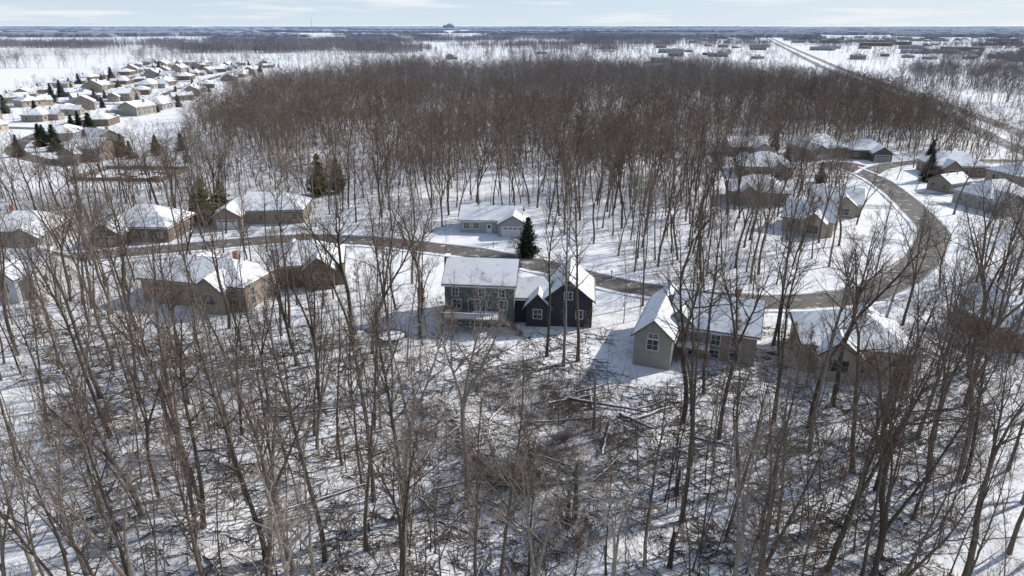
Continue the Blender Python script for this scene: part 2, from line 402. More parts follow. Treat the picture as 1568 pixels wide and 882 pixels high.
house_rects += [(-4.7, 102.5, 8.5), (4, 104, 6), (9.5, 104.5, 6.5), (-8, 104, 6)]

# --- tan house
P = new_parts()
gable(P, 0, 0, 5.2, 15, 4.8, 2.3, 'y')
Q = sub(P); gable(Q, 7.5, 3.2, 12, 10.5, 4.6, 3.2, 'x'); gable(P, 2.6, 1.2, 5, 6, 4.6, 2.2, 'y')
opening(P, 0, 0, 5.2, 15, 'S', 0, 3.5, 1.5, 1.5); opening(P, 0, 0, 5.2, 15, 'S', 0, 4.85, 1.3, .6)
for u in (-5, -1, 3): opening(P, 0, 0, 5.2, 15, 'W', u, 3.3, 1, 1.3)
for u in (-2.5, 0.5, 3.2): opening(Q, 7.5, 3.2, 12, 10.5, 'S', u, 3.2, 1.2, 1.5); opening(Q, 7.5, 3.2, 12, 10.5, 'S', u, 1.0, 1.2, 1.2)
D = P['deck']; D.box(5.2, -3.4, 2.4, 4.6, 2.6, .16); P['snow'].box(5.2, -3.4, 2.53, 4.4, 2.4, .08)
for x in (3.1, 5.2, 7.3): D.box(x, -4.55, 1.2, .15, .15, 2.4)
for x in np.arange(3, 7.5, .28): D.box(x, -4.66, 2.95, .05, .05, .9)
D.box(5.2, -4.66, 3.42, 4.6, .1, .07)
P['chimney'].box(10, 4.5, 6.5, .9, .9, 5)
finish('tan_gabled_house', P, (22.2, 92.6, 0), -21, M['greige'], M['stone'])
house_rects += [(20, 88, 6), (23, 94, 7), (30, 95, 8)]

# --- ranch across the road
P = new_parts()
gable(P, -1.5, 0, 14, 8.5, 3.0, 2.3, 'x'); gable(P, 4, -3.2, 6.6, 7.5, 2.9, 1.9, 'y')
opening(P, 4, -3.2, 6.6, 7.5, 'S', 0, 1.2, 4.8, 2.2, 'garage'); opening(P, -1.5, 0, 14, 8.5, 'S', -.2, 1.1, 1, 2.1, 'door')
for u in (-5.4, -3.2): opening(P, -1.5, 0, 14, 8.5, 'S', u, 1.7, 1.3, 1.3)
finish('grey_ranch_house', P, (-3.2, 156, 0), -5, M['grey']); house_rects.append((-3, 155, 10))

def gen_house(name, x, y, rot, w, d, ev, rise, kind, wall, garage='S', wall2=None, seed=0, wing=True):
    r = random.Random(seed); P = new_parts()
    (hip if kind == 'hip' else gable)(P, 0, 0, w, d, ev, rise, 'x')
    gx = r.choice([-1, 1])*(w/2-3.3); sg = -1 if garage == 'S' else 1
    if wing:
        gable(P, gx, sg*(d/2+.9), 6.2, 6.4, min(ev, 3.1)-.05, 2.0, 'y')
        opening(P, gx, sg*(d/2+.9), 6.2, 6.4, garage, 0, 1.2, 4.6, 2.2, 'garage')
        if garage == 'N': gable(P, -gx*.7, -(d/2-.2), 5.2, 4.4, ev-.06, 2.1, 'y'); opening(P, -gx*.7, -(d/2-.2), 5.2, 4.4, 'S', 0, ev-1.6, 2.4, 1.7)
    n = max(3, int(w/3.4))
    for s in 'SN':
        for i in range(n):
            u = -w/2+w*(i+.5)/n+r.uniform(-.3, .3)
            if s == garage and wing and abs(u-gx) < 3.8: continue
            if s == 'S' and garage == 'N' and abs(u+gx*.7) < 3.4: continue
            for z in ([1.7] if ev < 4 else [1.4, ev-1.2]): opening(P, 0, 0, w, d, s, u, z, r.choice([.9, 1.1, 1.5]), 1.2)
    for s in 'EW':
        for u in (-d/4, d/4):
            for z in ([1.7] if ev < 4 else [1.4, ev-1.2]): opening(P, 0, 0, w, d, s, u, z, .9, 1.2)
    if kind == 'hip' and r.random() < .8: gable(P, -gx*.55, -sg*(d/2-2.2)*.9, 4.8, 5.0, ev-.03, 1.7, 'y')
    if r.random() < .6: P['chimney'].box(r.uniform(-w/4, w/4), d*.2, ev+rise*.6, .8, .8, rise*1.4)
    for _ in range(2): P['chimney'].box(r.uniform(-w/3, w/3), -.8, ev+rise*.8, .18, .18, rise*.9)
    house_rects.append((x, y, max(w, d)*.5+1.5))
    return finish(name, P, (x, y, 0), rot, wall, wall2, M['tantrim'] if seed % 2 else None, M['tantrim'] if seed % 3 else None)
gen_house('brown_brick_house', -53, 112.5, -14, 20, 10, 4.2, 3.0, 'hip', M['stone'], 'N', seed=1)
gen_house('brown_house', -38.5, 122, 12, 13, 10, 4.0, 3.2, 'hip', M['brown'], 'N', seed=2)
gen_house('brown_hip_roof_house', -83, 151, -3, 15, 12, 3.2, 3.6, 'hip', M['brown'], 'S', seed=3)
gen_house('beige_hip_roof_house', -61, 165, 5, 20, 11, 3.1, 3.3, 'hip', M['stone'], 'S', seed=4)
gen_house('grey_house', -108, 147, 4, 15, 11, 3.2, 3.2, 'hip', M['grey'], 'S', seed=5)
gen_house('white_house', -89, 117, -10, 14, 10, 4.4, 2.8, 'gable', M['wsid'], 'N', seed=6)
gen_house('beige_house', 48, 88, -14, 14, 11, 4.0, 3.2, 'hip', M['beige'], 'N', seed=7)
gen_house('tan_hip_roof_house', 113, 254, 8, 17, 13, 3.2, 4.2, 'hip', M['tan'], 'S', seed=8)
gen_house('brown_hip_roof_house', 128, 249, -10, 13, 11, 3.2, 3.2, 'hip', M['brown'], 'S', seed=9)
gen_house('beige_hip_roof_house', 81, 219, -10, 16, 13, 3.2, 3.8, 'hip', M['beige'], 'N', seed=10)
gen_house('grey_house', 87, 257, 0, 14, 11, 3.2, 3.0, 'gable', M['grey'], 'S', seed=11)
gen_house('brick_hip_roof_house', 142, 220, -6, 16, 12, 3.2, 3.8, 'hip', M['redbrick'], 'N', seed=12)
gen_house('detached_garage', 127, 196, 25, 9, 7, 2.8, 2.0, 'gable', M['stone'], 'S', seed=13, wing=False)
gen_house('beige_gabled_house', 70, 155, -32, 11, 9, 3.4, 3.2, 'gable', M['beige'], 'N', seed=14)
gen_house('tan_house', 83, 172, -20, 12, 9, 3.2, 3.0, 'gable', M['tan'], 'N', seed=15)
gen_house('tan_hip_roof_house', 67, 184, -12, 15, 12, 3.2, 3.6, 'hip', M['tan'], 'N', seed=16)
gen_house('brown_house', 77, 97, 10, 12, 9, 3.2, 2.8, 'hip', M['brown'], 'N', seed=17)
gen_house('grey_house', 128, 178, 15, 15, 11, 3.2, 3.6, 'hip', M['grey'], 'S', seed=18)
gen_house('beige_hip_roof_house', 155, 205, 10, 15, 12, 3.2, 3.6, 'hip', M['beige'], 'S', seed=19)
gen_house('tan_house', -138, 140, 4, 15, 11, 3.2, 3.2, 'gable', M['tan'], 'S', seed=20)

def dup(src, loc, rot, name, sc=1.0):
    e = bpy.data.objects.new(name, None); e.location = loc; e.rotation_euler = (0, 0, rot); e.scale = (sc,)*3; link(e)
    for c in src.children:
        n = bpy.data.objects.new(c.name.split('.')[0], c.data); n.parent = e; link(n)
    return e
wm = [M['tan'], M['beige'], M['grey'], M['stone'], M['brown'], M['tan']]
temps = []
sub_houses = []
for ci, C in enumerate(subs):
    dist = 0
    for i in range(1, len(C)-1):
        dist += np.linalg.norm(C[i]-C[i-1])
        if dist > 19:
            dist = R.uniform(-7, 3); tn = C[i+1]-C[i-1]; tn /= np.linalg.norm(tn)
            for sg in (-1, 1):
                nrm = np.array([-tn[1], tn[0]])*sg; p = C[i]+nrm*R.uniform(15, 24)+tn*R.uniform(-4, 4)
                if R.random() < .06: continue
                if all((p[0]-h[0])**2+(p[1]-h[1])**2 > 19**2 for h in sub_houses) and all(np.min(((c-p)**2).sum(1)) > 13**2 for c in subs):
                    sub_houses.append((p[0], p[1], math.atan2(-nrm[1], -nrm[0])+math.pi/2+R.uniform(-.4, .4)))
extra = [(-152, 222), (-170, 214), (-150, 246), (-180, 240), (-196, 226), (-205, 250), (-225, 232), (-228, 268), (-245, 250), (-262, 275), (-185, 285), (-255, 232), (-280, 250)]
for (x, y) in extra:
    if all((x-h[0])**2+(y-h[1])**2 > 17**2 for h in sub_houses) and all(np.min(((c-np.array([x, y]))**2).sum(1)) > 11**2 for c in subs): sub_houses.append((x, y, R.uniform(-.5, .5)))
NTMP = 12
for i, (x, y, a) in enumerate(sub_houses):
    if i < NTMP:
        e = gen_house('suburban_house', x, y, math.degrees(a), R.uniform(11, 17), R.uniform(8.5, 11.5), 3.0 if i % 3 else 4.4, R.uniform(2.4, 3.8), 'hip' if i % 3 else 'gable', wm[i % 6], 'S', seed=30+i, wing=i % 5 != 4); temps.append(e)
    else:
        dup(temps[R.randrange(NTMP)], (x, y, 0), a, 'suburban_house', R.uniform(.85, 1.1)); house_rects.append((x, y, 10))

# commercial town (right background) + farms
ctemps = []
CD = [(42, 22, 6), (30, 16, 5), (64, 30, 7), (22, 15, 5), (36, 14, 5)]
for i in range(5):
    e = empty('commercial_building', (0, 0, 0)); w, d, h = CD[i]
    a = MB(); a.box(0, 0, h/2, w, d, h); a.obj('walls', wm[(i+2) % 5], e)
    a = MB(); a.box(0, 0, h+.1, w-1, d-1, .2); a.obj('roof_snow', M['snow'], e)
    a = MB()
    for (x, y, sx, sy) in ((0, -d/2, w+.6, .5), (0, d/2, w+.6, .5), (-w/2, 0, .5, d), (w/2, 0, .5, d)): a.box(x, y, h+.2, sx, sy, .8)
    a.obj('parapet', M['grey'], e); a = MB()
    for x in np.arange(-w/2+4, w/2-3, 7.5): a.box(x, -d/2-.05, 1.9, 2.2, .12, 2.0)
    a.obj('windows', M['glass'], e); a = MB(); [a.box(R.uniform(-w/3, w/3), R.uniform(-d/3, d/3), h+1, 2.5, 2, 1.6) for _ in range(4)]; a.obj('roof_units', M['grey'], e)
    ctemps.append(e)
used = []
def free(x, y, r): return all((x-a)**2+(y-b)**2 > (r+c)**2 for a, b, c in used) and np.min(((H0-np.array([x, y]))**2).sum(1)) > (r+18)**2
k = 0
for _ in range(600):
    y = R.uniform(900, 2700); x = y*R.uniform(.2, .8); i = R.randrange(5)
    if free(x, y, 26):
        used.append((x, y, 24)); rot = -0.28+R.choice([0, math.pi/2])*(R.random() < .4)
        if k < 5: ctemps[k].location = (x, y, 0); ctemps[k].rotation_euler = (0, 0, rot)
        else: dup(ctemps[i], (x, y, 0), rot, 'commercial_building')
        k += 1
    if k > 62: break
for _ in range(70):
    y = R.uniform(950, 2600); x = y*(R.uniform(-.75, .2) if R.random() < .12 else R.uniform(.24, .8))
    if free(x, y, 10): used.append((x, y, 10)); dup(temps[R.randrange(NTMP)], (x, y, 0), R.uniform(0, 6.28), 'farmhouse', 1.1)

e = empty('grain_elevator', (-640, 7400, 0)); a = MB(); a.box(0, 0, 20, 110, 30, 40); a.box(8, 0, 26, 50, 26, 52); a.box(12, 0, 29, 14, 18, 58)
for x in range(-6, 7): a.tube([(x*9, -18, 0), (x*9, -18, 34)], [4.4, 4.4], 12)
a.obj('silos', M['hazyconc'], e)
e = empty('radio_mast', (-1095, 4000, 0)); a = MB(); a.tube([(0, 0, 0), (0, 0, 80)], [.8, .5], 4); a.obj('mast', M['metal'], e)

# fenced playground
e = empty('fenced_playground', (-121, 216, 0), rad(-4)); a = MB()
for x in np.arange(-14, 14.1, 2.5): a.box(x, -9, .7, .14, .14, 1.5); a.box(x, 9, .7, .14, .14, 1.5)
for y in np.arange(-9, 9.1, 2.25): a.box(-14, y, .7, .14, .14, 1.5); a.box(14, y, .7, .14, .14, 1.5)
for s in (-1, 1):
    a.box(0, s*9.09, .75, 28, .06, 1.2); a.box(s*14.09, 0, .75, .06, 18, 1.2)
a.obj('fence', M['wood'], e)
a = MB(); [a.box(R.uniform(-10, 10), R.uniform(-6, 6), .08, R.uniform(1.5, 4), R.uniform(.8, 1.6), .2) for _ in range(12)]; a.obj('mulch_beds', M['mulch'], e)
a = MB()
for x in (-3, 3): a.tube([(x-1, 3, 0), (x, 3.5, 2.6)], [.07, .07]); a.tube([(x+1, 3, 0), (x, 3.5, 2.6)], [.07, .07])
a.tube([(-3, 3.5, 2.6), (3, 3.5, 2.6)], [.07, .07]); a.box(-1, 3.5, .6, .5, .25, .06); a.box(1, 3.5, .6, .5, .25, .06)
a.obj('swing_set', M['red'], e)

def trampoline(x, y):
    e = empty('trampoline', (x, y, gh(x, y))); a = MB(); n = 28
    ring = [Vector((2.1*math.cos(q), 2.1*math.sin(q), .8)) for q in np.linspace(0, 2*math.pi, n+1)]
    tube(a.V, a.F, ring, [.09]*(n+1), 6, False)
    for q in range(6):
        c, s = math.cos(q*1.047), math.sin(q*1.047); a.tube([(2.1*c, 2.1*s, -.2), (2.1*c, 2.1*s, 2.4)], [.04, .04], 6)
    a.obj('frame', M['metal'], e); a = MB(); a.poly([(1.9*math.cos(q), 1.9*math.sin(q), .8) for q in np.linspace(0, 2*math.pi, 25)[:-1]], [tuple(range(24))]); a.obj('snowy_mat', M['snow'], e)
trampoline(-18.3, 94.5)
for (x, y) in ((-4, 140.5), (19, 122.5), (-40, 150), (86, 129), (107, 190)):
    e = empty('mailbox', (x, y, 0)); a = MB(); a.box(0, 0, .5, .1, .1, 1.1); a.obj('post', M['wood'], e)
    a = MB(); a.tube([(0, -.28, 1.15), (0, .28, 1.15)], [.13, .13], 10); a.obj('box', M['metal'], e)

# ------------------------------------------------------------------ tree meshes
def rv(r): return Vector((r.gauss(0, 1), r.gauss(0, 1), r.gauss(0, 1)))
def grow(A, p, d, L, r, lvl, cfg, rn, t0=None, rend=None):
    ns = cfg['seg'][lvl]; wob = cfg['wob'][lvl]; up = cfg['up'][lvl]; nn = cfg['n'][lvl]
    pts = [p.copy()]; rr = [r]; dirs = [d.copy()]; te = rend if rend is not None else r*cfg['tip'][lvl]
    for i in range(ns):
        d = (d+rv(rn)*wob+Vector((0, 0, up))).normalized(); p = p+d*(L/ns); pts.append(p.copy()); dirs.append(d.copy())
        rr.append(r+(te-r)*((i+1)/ns)**.9)
    fl = len(A['F'])
    if nn == 2: strip(A['V'], A['F'], pts, rr, rn)
    else:
        if lvl == 0: rr[0] *= 1.35
        tube(A['V'], A['F'], pts, rr, nn, lvl < 1)
    A['M'] += [0 if lvl < 2 else 1]*(len(A['F'])-fl)
    if lvl >= len(cfg['nc']): return pts, dirs
    nc = cfg['nc'][lvl]; ts = cfg['t0'][lvl] if t0 is None else t0; az = rn.uniform(0, 6.28)
    for c in range(nc):
        s = (c+rn.random())/nc; t = ts+(1-ts)*s*.98; k = min(ns-1, int(t*ns)); f = t*ns-k
        q = pts[k].lerp(pts[k+1], f); dd = dirs[k+1]; az += 2.4+rn.uniform(-.6, .6)
        u = Vector((1, 0, 0)) if abs(dd.x) < .7 else Vector((0, 1, 0)); a = dd.cross(u).normalized(); b = dd.cross(a)
        ang = rad(cfg['ang'][lvl]+rn.uniform(-14, 14))
        if lvl == 0: ang *= (1.15-.5*s)
        nd = dd*math.cos(ang)+(a*math.cos(az)+b*math.sin(az))*math.sin(ang)
        if lvl == 0: CL = cfg['H']*cfg['cl']*(1.0-.55*s)*rn.uniform(.5, 1.3)*(0.7 if s < .12 else 1)
        else: CL = L*cfg['cr'][lvl]*(1-.45*t)*rn.uniform(.6, 1.2)
        rp = rr[k]+(rr[k+1]-rr[k])*f; cr = min(max(rp*.72, cfg['rmin'][lvl]*.7), max(cfg['rmin'][lvl], CL*cfg['rl'][lvl]))
        grow(A, q, nd, CL, cr, lvl+1, cfg, rn)
    return pts, dirs
def cfg_near(H, cl=.26, nprim=18, t0=.42):
    return dict(H=H, cl=cl, seg=[12, 5, 3, 2, 1], wob=[.045, .13, .16, .18, .2], up=[.02, .09, .07, .05, .03], tip=[.2, .22, .3, .4, .5], n=[7, 4, 3, 2, 2],
                nc=[nprim, 7, 5, 4], t0=[t0, .2, .15, .1], ang=[46, 42, 42, 42], cr=[0, .52, .55, .6], rl=[.022, .016, .014, .012], rmin=[.038, .022, .016, .013])
def cfg_far(H, cl=.27, t0=.32):
    return dict(H=H, cl=cl, seg=[5, 2, 1, 1], wob=[.08, .14, .15, .16], up=[.03, .07, .06, .05], tip=[.22, .3, .3, .5], n=[4, 3, 2, 2],
                nc=[14, 7, 6], t0=[t0, .15, .1], ang=[54, 45, 44], cr=[0, .55, .65], rl=[.018, .018, .018], rmin=[.05, .04, .04])
def tree_mesh(name, cfg, r0, fork, seed, mats, leaves=0, lean=0.03):
    rn = random.Random(seed); A = dict(V=[], F=[], M=[]); H = cfg['H']
    d = Vector((rn.uniform(-lean, lean), rn.uniform(-lean, lean), 1)).normalized(); base = Vector((0, 0, -.5))
    if fork:
        fh = rn.uniform(.18, .5)*H; c2 = dict(cfg); c2['nc'] = [0]+cfg['nc'][1:]
        pts, dirs = grow(A, base, d, fh, r0, 0, c2, rn, rend=r0*.8)
        az = rn.uniform(0, 6.28)
        for i in range(fork):
            an = rad(rn.uniform(9, 24)); az += 6.28/fork+rn.uniform(-.4, .4)
            nd = dirs[-1]*math.cos(an)+Vector((math.cos(az), math.sin(az), 0))*math.sin(an)
            c3 = dict(cfg); c3['nc'] = [int(cfg['nc'][0]*.62)]+cfg['nc'][1:]
            grow(A, pts[-1]-dirs[-1]*.1, nd.normalized(), (H-fh)*rn.uniform(.75, 1.05), r0*.64, 0, c3, rn, t0=.25, rend=r0*.1)
    else: grow(A, base, d, H, r0, 0, cfg, rn)
    if leaves:
        V = A['V']; n0 = len(V)
        for _ in range(leaves):
            b = V[rn.randrange(n0//6, n0)]
            if b[2] < H*.18: continue
            c = Vector(b)+rv(rn)*.12; s = rn.uniform(.05, .10); u = rv(rn).normalized()*s; w = rv(rn).normalized()*s; k = len(V)
            V += [tuple(c+u), tuple(c+w), tuple(c-u)]; A['F'].append((k, k+1, k+2)); A['M'].append(2)
    me = bpy.data.meshes.new(name); me.from_pydata(A['V'], [], A['F'])
    for m in mats: me.materials.append(m)
    me.polygons.foreach_set('material_index', A['M']); me.update(); return me
tm = [M['bark'], M['twig'], M['deadleaf']]
near = []
for i in range(6): near.append(tree_mesh('tall_tree', cfg_near(24, .23, 18, R.uniform(.34, .52)), .19+.02*i, 0, 100+i, tm, lean=.03))
for i in range(5): near.append(tree_mesh('forked_tree', cfg_near(24, .25, 19, .4), .29, 2+i % 2, 110+i, tm))
slim = []
for i in range(5):
    c = cfg_near(17, .18, 11, .3); c['nc'] = [13, 5, 4, 3]; slim.append(tree_mesh('slender_tree', c, .09, 2 if i == 4 else 0, 120+i, tm, lean=.08))
leafy = []
for i in range(2):
    c = cfg_near(8, .3, 12, .2); c['nc'] = [12, 5, 3, 3]; leafy.append(tree_mesh('leaf_holding_oak', c, .09, 0, 130+i, tm, leaves=1500))
fm = [M['bark_far'], M['bark_far'], M['deadleaf']]
far = [tree_mesh('far_tree', cfg_far(21, R.uniform(.25, .34), R.uniform(.15, .36)), .15, (0, 2, 0, 3)[i % 4], 140+i, fm, lean=.08) for i in range(10)]
print('tris near', [len(m.polygons) for m in near], 'far', [len(m.polygons) for m in far])
def grove_patch(seed, W=56, Dp=42, nt=40):
    rn = random.Random(seed); V = []; F = []
    for _ in range(nt):
        x, y = rn.uniform(-W/2, W/2), rn.uniform(-Dp/2, Dp/2); h = rn.uniform(10, 18); b = Vector((x, y, 0))
        strip(V, F, [b, b+Vector((rn.gauss(0, .4), rn.gauss(0, .4), h*.5)), b+Vector((rn.gauss(0, .8), rn.gauss(0, .8), h))], [.22, .15, .02], rn)
        for _ in range(42):
            s = rn.random(); z = h*(.3+.65*s); a = rn.uniform(0, 6.28); L = (1.1-.6*s)*rn.uniform(1.6, 4.2)
            p = b+Vector((math.cos(a), math.sin(a), 0))*rn.uniform(0, 1.6*(1-s*.6))+Vector((0, 0, z)); q = p+Vector((math.cos(a)*.75, math.sin(a)*.75, rn.uniform(.3, 1.0)))*L
            strip(V, F, [p, q], [rn.uniform(.10, .22)], rn)
    me = bpy.data.meshes.new('grove_patch'); me.from_pydata(V, [], F); me.materials.append(M['bark_far']); me.update(); return me
patches = [grove_patch(i) for i in range(4)]

def conifer(name, H, rb, seed, mat, dens=1.0, droop=-.25):
    rn = random.Random(seed); V = []; F = []; Mi = []
    tube(V, F, [Vector((0, 0, -.3)), Vector((0, 0, H*.5)), Vector((0, 0, H*.97))], [H*.02, H*.012, .02], 6); Mi += [0]*len(F)
    z = H*.05
    while z < H*.98:
        s = z/H; Rr = rb*(1-s)**.8*rn.uniform(.85, 1.1)+.1; nb = max(5, int(13*(1-s*.5)*dens))
        for k in range(nb):
            a = rn.uniform(0, 6.28); L = Rr*rn.uniform(.65, 1.1); dr = droop*(1-s)+.15*s+rn.uniform(-.1, .1)
            for j in range(max(3, int(L/.22))):
                t = (j+rn.random())/max(3, int(L/.22)); x = L*t; zz = z+x*dr+.12*L*t*t
                c = Vector((x*math.cos(a), x*math.sin(a), zz))+rv(rn)*.07
                for _ in range(2):
                    side = Vector((-math.sin(a), math.cos(a), 0))*rn.choice([-1, 1]); w = .34*(1.15-t)*L*.5+.14
                    tip = c+side*w*rn.uniform(.6, 1.2)+Vector((math.cos(a), math.sin(a), 0))*w*.8+Vector((0, 0, rn.uniform(-.22, .1)*w*2))
                    up = rv(rn)*.12; b = len(V); V += [tuple(c-up), tuple(c+up+Vector((0, 0, .05))), tuple(tip)]; F.append((b, b+1, b+2)); Mi.append(1)
        z += H*.028*(1.2-.4*s)
    me = bpy.data.meshes.new(name); me.from_pydata(V, [], F)
    for m in (M['bark'], mat): me.materials.append(m)
    me.polygons.foreach_set('material_index', Mi); me.update(); return me
sp = [conifer('spruce', 8, 2.9, 1, M['spruce'], 1.6), conifer('spruce', 8, 2.5, 2, M['spruce'], 1.4)]
pn = [conifer('pine', 8, 3.0, 3, M['pine'], 1.0, .1), conifer('cedar', 7, 2.6, 4, M['cedar'], 1.3, .1)]
def put(me, x, y, s, name, rz=None, tilt=0.0, sz=None):
    o = bpy.data.objects.new(name, me); o.location = (x, y, gh(x, y)); o.rotation_euler = (R.uniform(-tilt, tilt), R.uniform(-tilt, tilt), R.uniform(0, 6.28) if rz is None else rz)
    o.scale = (s, s, s if sz is None else sz); link(o); return o
for (x, y, h, kind) in ((3.3, 135.5, 8.3, 0), (-166, 273, 13, 0), (-142, 250, 8.5, 2), (-131, 253, 7.5, 3), (-148, 244, 7, 1), (-329, 585, 13, 0), (-317, 520, 12, 1), (-287, 440, 11, 1), (-174, 262, 10, 0), (-137, 246, 6.5, 1), (-154, 249, 6, 1), (-162, 262, 8, 1), (-186, 272, 9, 0),
                        (-74, 160, 11, 2), (-71, 163, 10, 2), (-78, 164, 8, 1), (-54, 189, 12, 2), (-50, 193, 10, 2), (128, 208, 9, 0), (94, 206, 6.5, 1), (-180, 250, 8, 1), (-190, 300, 9, 0), (-300, 470, 11, 1), (-275, 380, 10, 1), (-245, 360, 9, 0), (95, 236, 6, 0), (-126, 262, 7, 1), (-113, 238, 5, 1), (-345, 700, 12, 1), (150, 245, 7, 0), (100, 262, 8, 1)):
    me = (sp[0], sp[1], pn[0], pn[1])[kind]; H = 8 if kind < 3 else 7
    put(me, x, y, h/H, ('spruce_tree', 'spruce_tree', 'pine_tree', 'cedar_tree')[kind])

# ------------------------------------------------------------------ density
def inpoly(x, y, P):
    c = False; j = len(P)-1
    for i in range(len(P)):
        xi, yi = P[i]; xj, yj = P[j]
        if (yi > y) != (yj > y) and x < (xj-xi)*(y-yi)/(yj-yi)+xi: c = not c
        j = i
    return c
FOREST = [(-120, 20), (-230, 100), (-300, 175), (-215, 196), (-160, 198), (-108, 200), (-84, 222), (-93, 246), (-137, 288), (-150, 330), (-166, 394), (-180, 470), (-150, 560), (-80, 670), (-20, 640), (40, 700), (110, 660), (160, 690), (200, 570), (246, 470), (213, 340), (192, 275), (182, 255), (260, 240), (260, 100), (120, 20), (120, 5), (-120, 5)]
def vn(x, y, s):
    return .5+.25*math.sin(x*s+1.3*math.sin(y*s*.7))+.25*math.cos(y*s*1.1+1.7*math.sin(x*s*.6+1))
def clearing(x, y):
    return max(0, 1-((x-2)/15)**2-((y-68)/21)**2)
def density(x, y, hard=True):
    if not inpoly(x, y, FOREST): return 0
    d = .9
    if y < 100:
        if clearing(x, y) > 0: d = .13
        if 13 < x < 37 and 72 < y < 87: d = .15
        if abs(x-1) < 13 and 84 < y < 98: d = .12
        if y < 36: d = .7 if abs(x) > 14 else .3
    if -34 < x < -9 and 110 < y < 140: d = .3
    if -10 < x < 22 and 108 < y < 150: d = .06
    if -16 < x < 9 and 128 < y < 151: d = .05
    if x < -34 and 100 < y < 175: d = .68
    if x < -60 and 175 < y < 200: d = .75
    if 40 < x < 85 and 100 < y < 130: d = .7
    if x > 58 and 130 < y < 262:
        dr = math.sqrt(float(np.min(((R1-np.array([x, y]))**2).sum(1)))); d = .10 if dr < 14 else (.6 if x < 120 else .85)
        if x > 120 and 170 < y < 250 and x < 165: d = .15
    if y > 150 and x < 60: d *= .7+.6*vn(x, y, .045)
    for (gx, gy, ax, ay) in ((42, 345, 22, 38), (0, 208, 18, 16), (-60, 260, 16, 20), (-95, 420, 22, 25), (100, 420, 20, 30), (60, 240, 14, 16)):
        if ((x-gx)/ax)**2+((y-gy)/ay)**2 < 1: d *= .25
    if hard is False: return d
    for hx, hy, hr in house_rects:
        if (x-hx)**2+(y-hy)**2 < (hr+1.2)**2: return 0
    pp = np.array([x, y])
    for C, w in road_pts:
        if float(np.min(((C-pp)**2).sum(1))) < w*w: return 0
    return d

# ------------------------------------------------------------------ ground
def axis(lo, hi, fine_lo, fine_hi, st, mid_lo, mid_hi, st2):
    a = list(np.arange(fine_lo, fine_hi+.1, st)); x = fine_hi
    while x < mid_hi: x += st2; a.append(x)
    g = st2
    while x < hi: g *= 1.5; x += g; a.append(x)
    x = fine_lo; b = []
    while x > mid_lo: x -= st2; b.append(x)
    g = st2
    while x > lo: g *= 1.5; x -= g; b.append(x)
    return b[::-1]+a
xs = axis(-40000, 40000, -100, 100, 2.5, -300, 300, 8); ys = axis(-3000, 45000, 16, 124, 2.0, -40, 700, 8)
V = []; col = []
for y in ys:
    for x in xs:
        V.append((x, y, gh(x, y) if abs(x) < 150 else 0.0))
        c = clearing(x, y)
        col += [min(1, density(x, y, False)*1.1), max(0, min(1, c*1.6)), 0, 1]
nx = len(xs); F = [(j*nx+i, j*nx+i+1, (j+1)*nx+i+1, (j+1)*nx+i) for j in range(len(ys)-1) for i in range(nx-1)]
go = mesh_obj('ground', V, F, [M['ground']], None, None, True)
ca = go.data.color_attributes.new('zone', 'FLOAT_COLOR', 'POINT'); ca.data.foreach_set('color', col)

# ------------------------------------------------------------------ place near trees
heroes = [(-10.1, 54.5, 22.5, 7), (20.9, 72, 27, 6), (19.6, 63, 24, 8), (1.5, 46.8, 15.5, 0), (8.3, 47, 14, 1), (-38.8, 46.7, 18, 1), (-33.6, 46.7, 20, 2), (-27, 46.8, 19, 6), (-42, 47, 17, 3),
          (28, 47.5, 23, 9), (30.5, 46.5, 22, 0), (40, 47, 24, 10), (23.5, 52, 21, 2), (-20.5, 90, 25, 8), (-22.5, 88, 25, 1), (-18, 91.5, 24, 2), (-24, 93, 26, 7), (7.3, 86, 26, 2), (5.0, 89, 24, 3), (9.4, 87.5, 25.5, 4),
          (25, 78, 26, 1), (34, 66, 24, 3), (37, 62, 25, 5), (-15, 74, 23, 0), (-30, 62, 22, 4), (44, 60, 24, 6), (13.5, 60.5, 11, 1), (32, 72, 27, 0), (41, 76, 26, 7)]
placed = []
for (x, y, h, k) in heroes:
    put(near[k], x, y, h/24, 'bare_tree', tilt=.03); placed.append((x, y))
cell = 4.2; y = 22.0
while y < 100:
    half = .84*y+9; x = -half
    while x < half:
        px, py = x+R.uniform(0, cell), y+R.uniform(0, cell); dn = density(px, py)
        if R.random() < dn*.98 and all((px-a)**2+(py-b)**2 > 5 for a, b in placed[:30]):
            u = R.random()
            if py < 34 : h = R.uniform(10, 17)
            else: h = R.uniform(17, 26)
            if py < 34 and abs(px-2) < 10: x += cell; continue
            if u < .42: put(near[R.randrange(11)], px, py, h/24*R.uniform(.75, 1.05), 'bare_tree', tilt=.04, sz=h/24)
            elif u < .94: s = h*R.uniform(.45, .85)/17; put(slim[R.randrange(5)], px, py, s, 'slender_tree', tilt=.08)
            else: put(leafy[R.randrange(2)], px, py, R.uniform(.6, 1.1), 'leaf_holding_oak')
            placed.append((px, py))
        x += cell
    y += cell
for _ in range(150):
    y = R.uniform(42, 99); x = R.uniform(-.82, .82)*y
    if density(x, y) > .5: put(slim[R.randrange(5)], x, y, R.uniform(.55, 1.1), 'slender_tree', tilt=.08)
for (x, y, s) in ((-11, 96, .8), (-13.5, 98, .9), (-9, 95, .6), (31, 86, 1.0), (33, 88, .9), (-20, 80, .9), (-27, 110, .9), (11, 93, .7), (-31, 105, 1), (69, 85, 1.1), (-18, 62, .8)): put(leafy[R.randrange(2)], x, y, s, 'leaf_holding_oak')
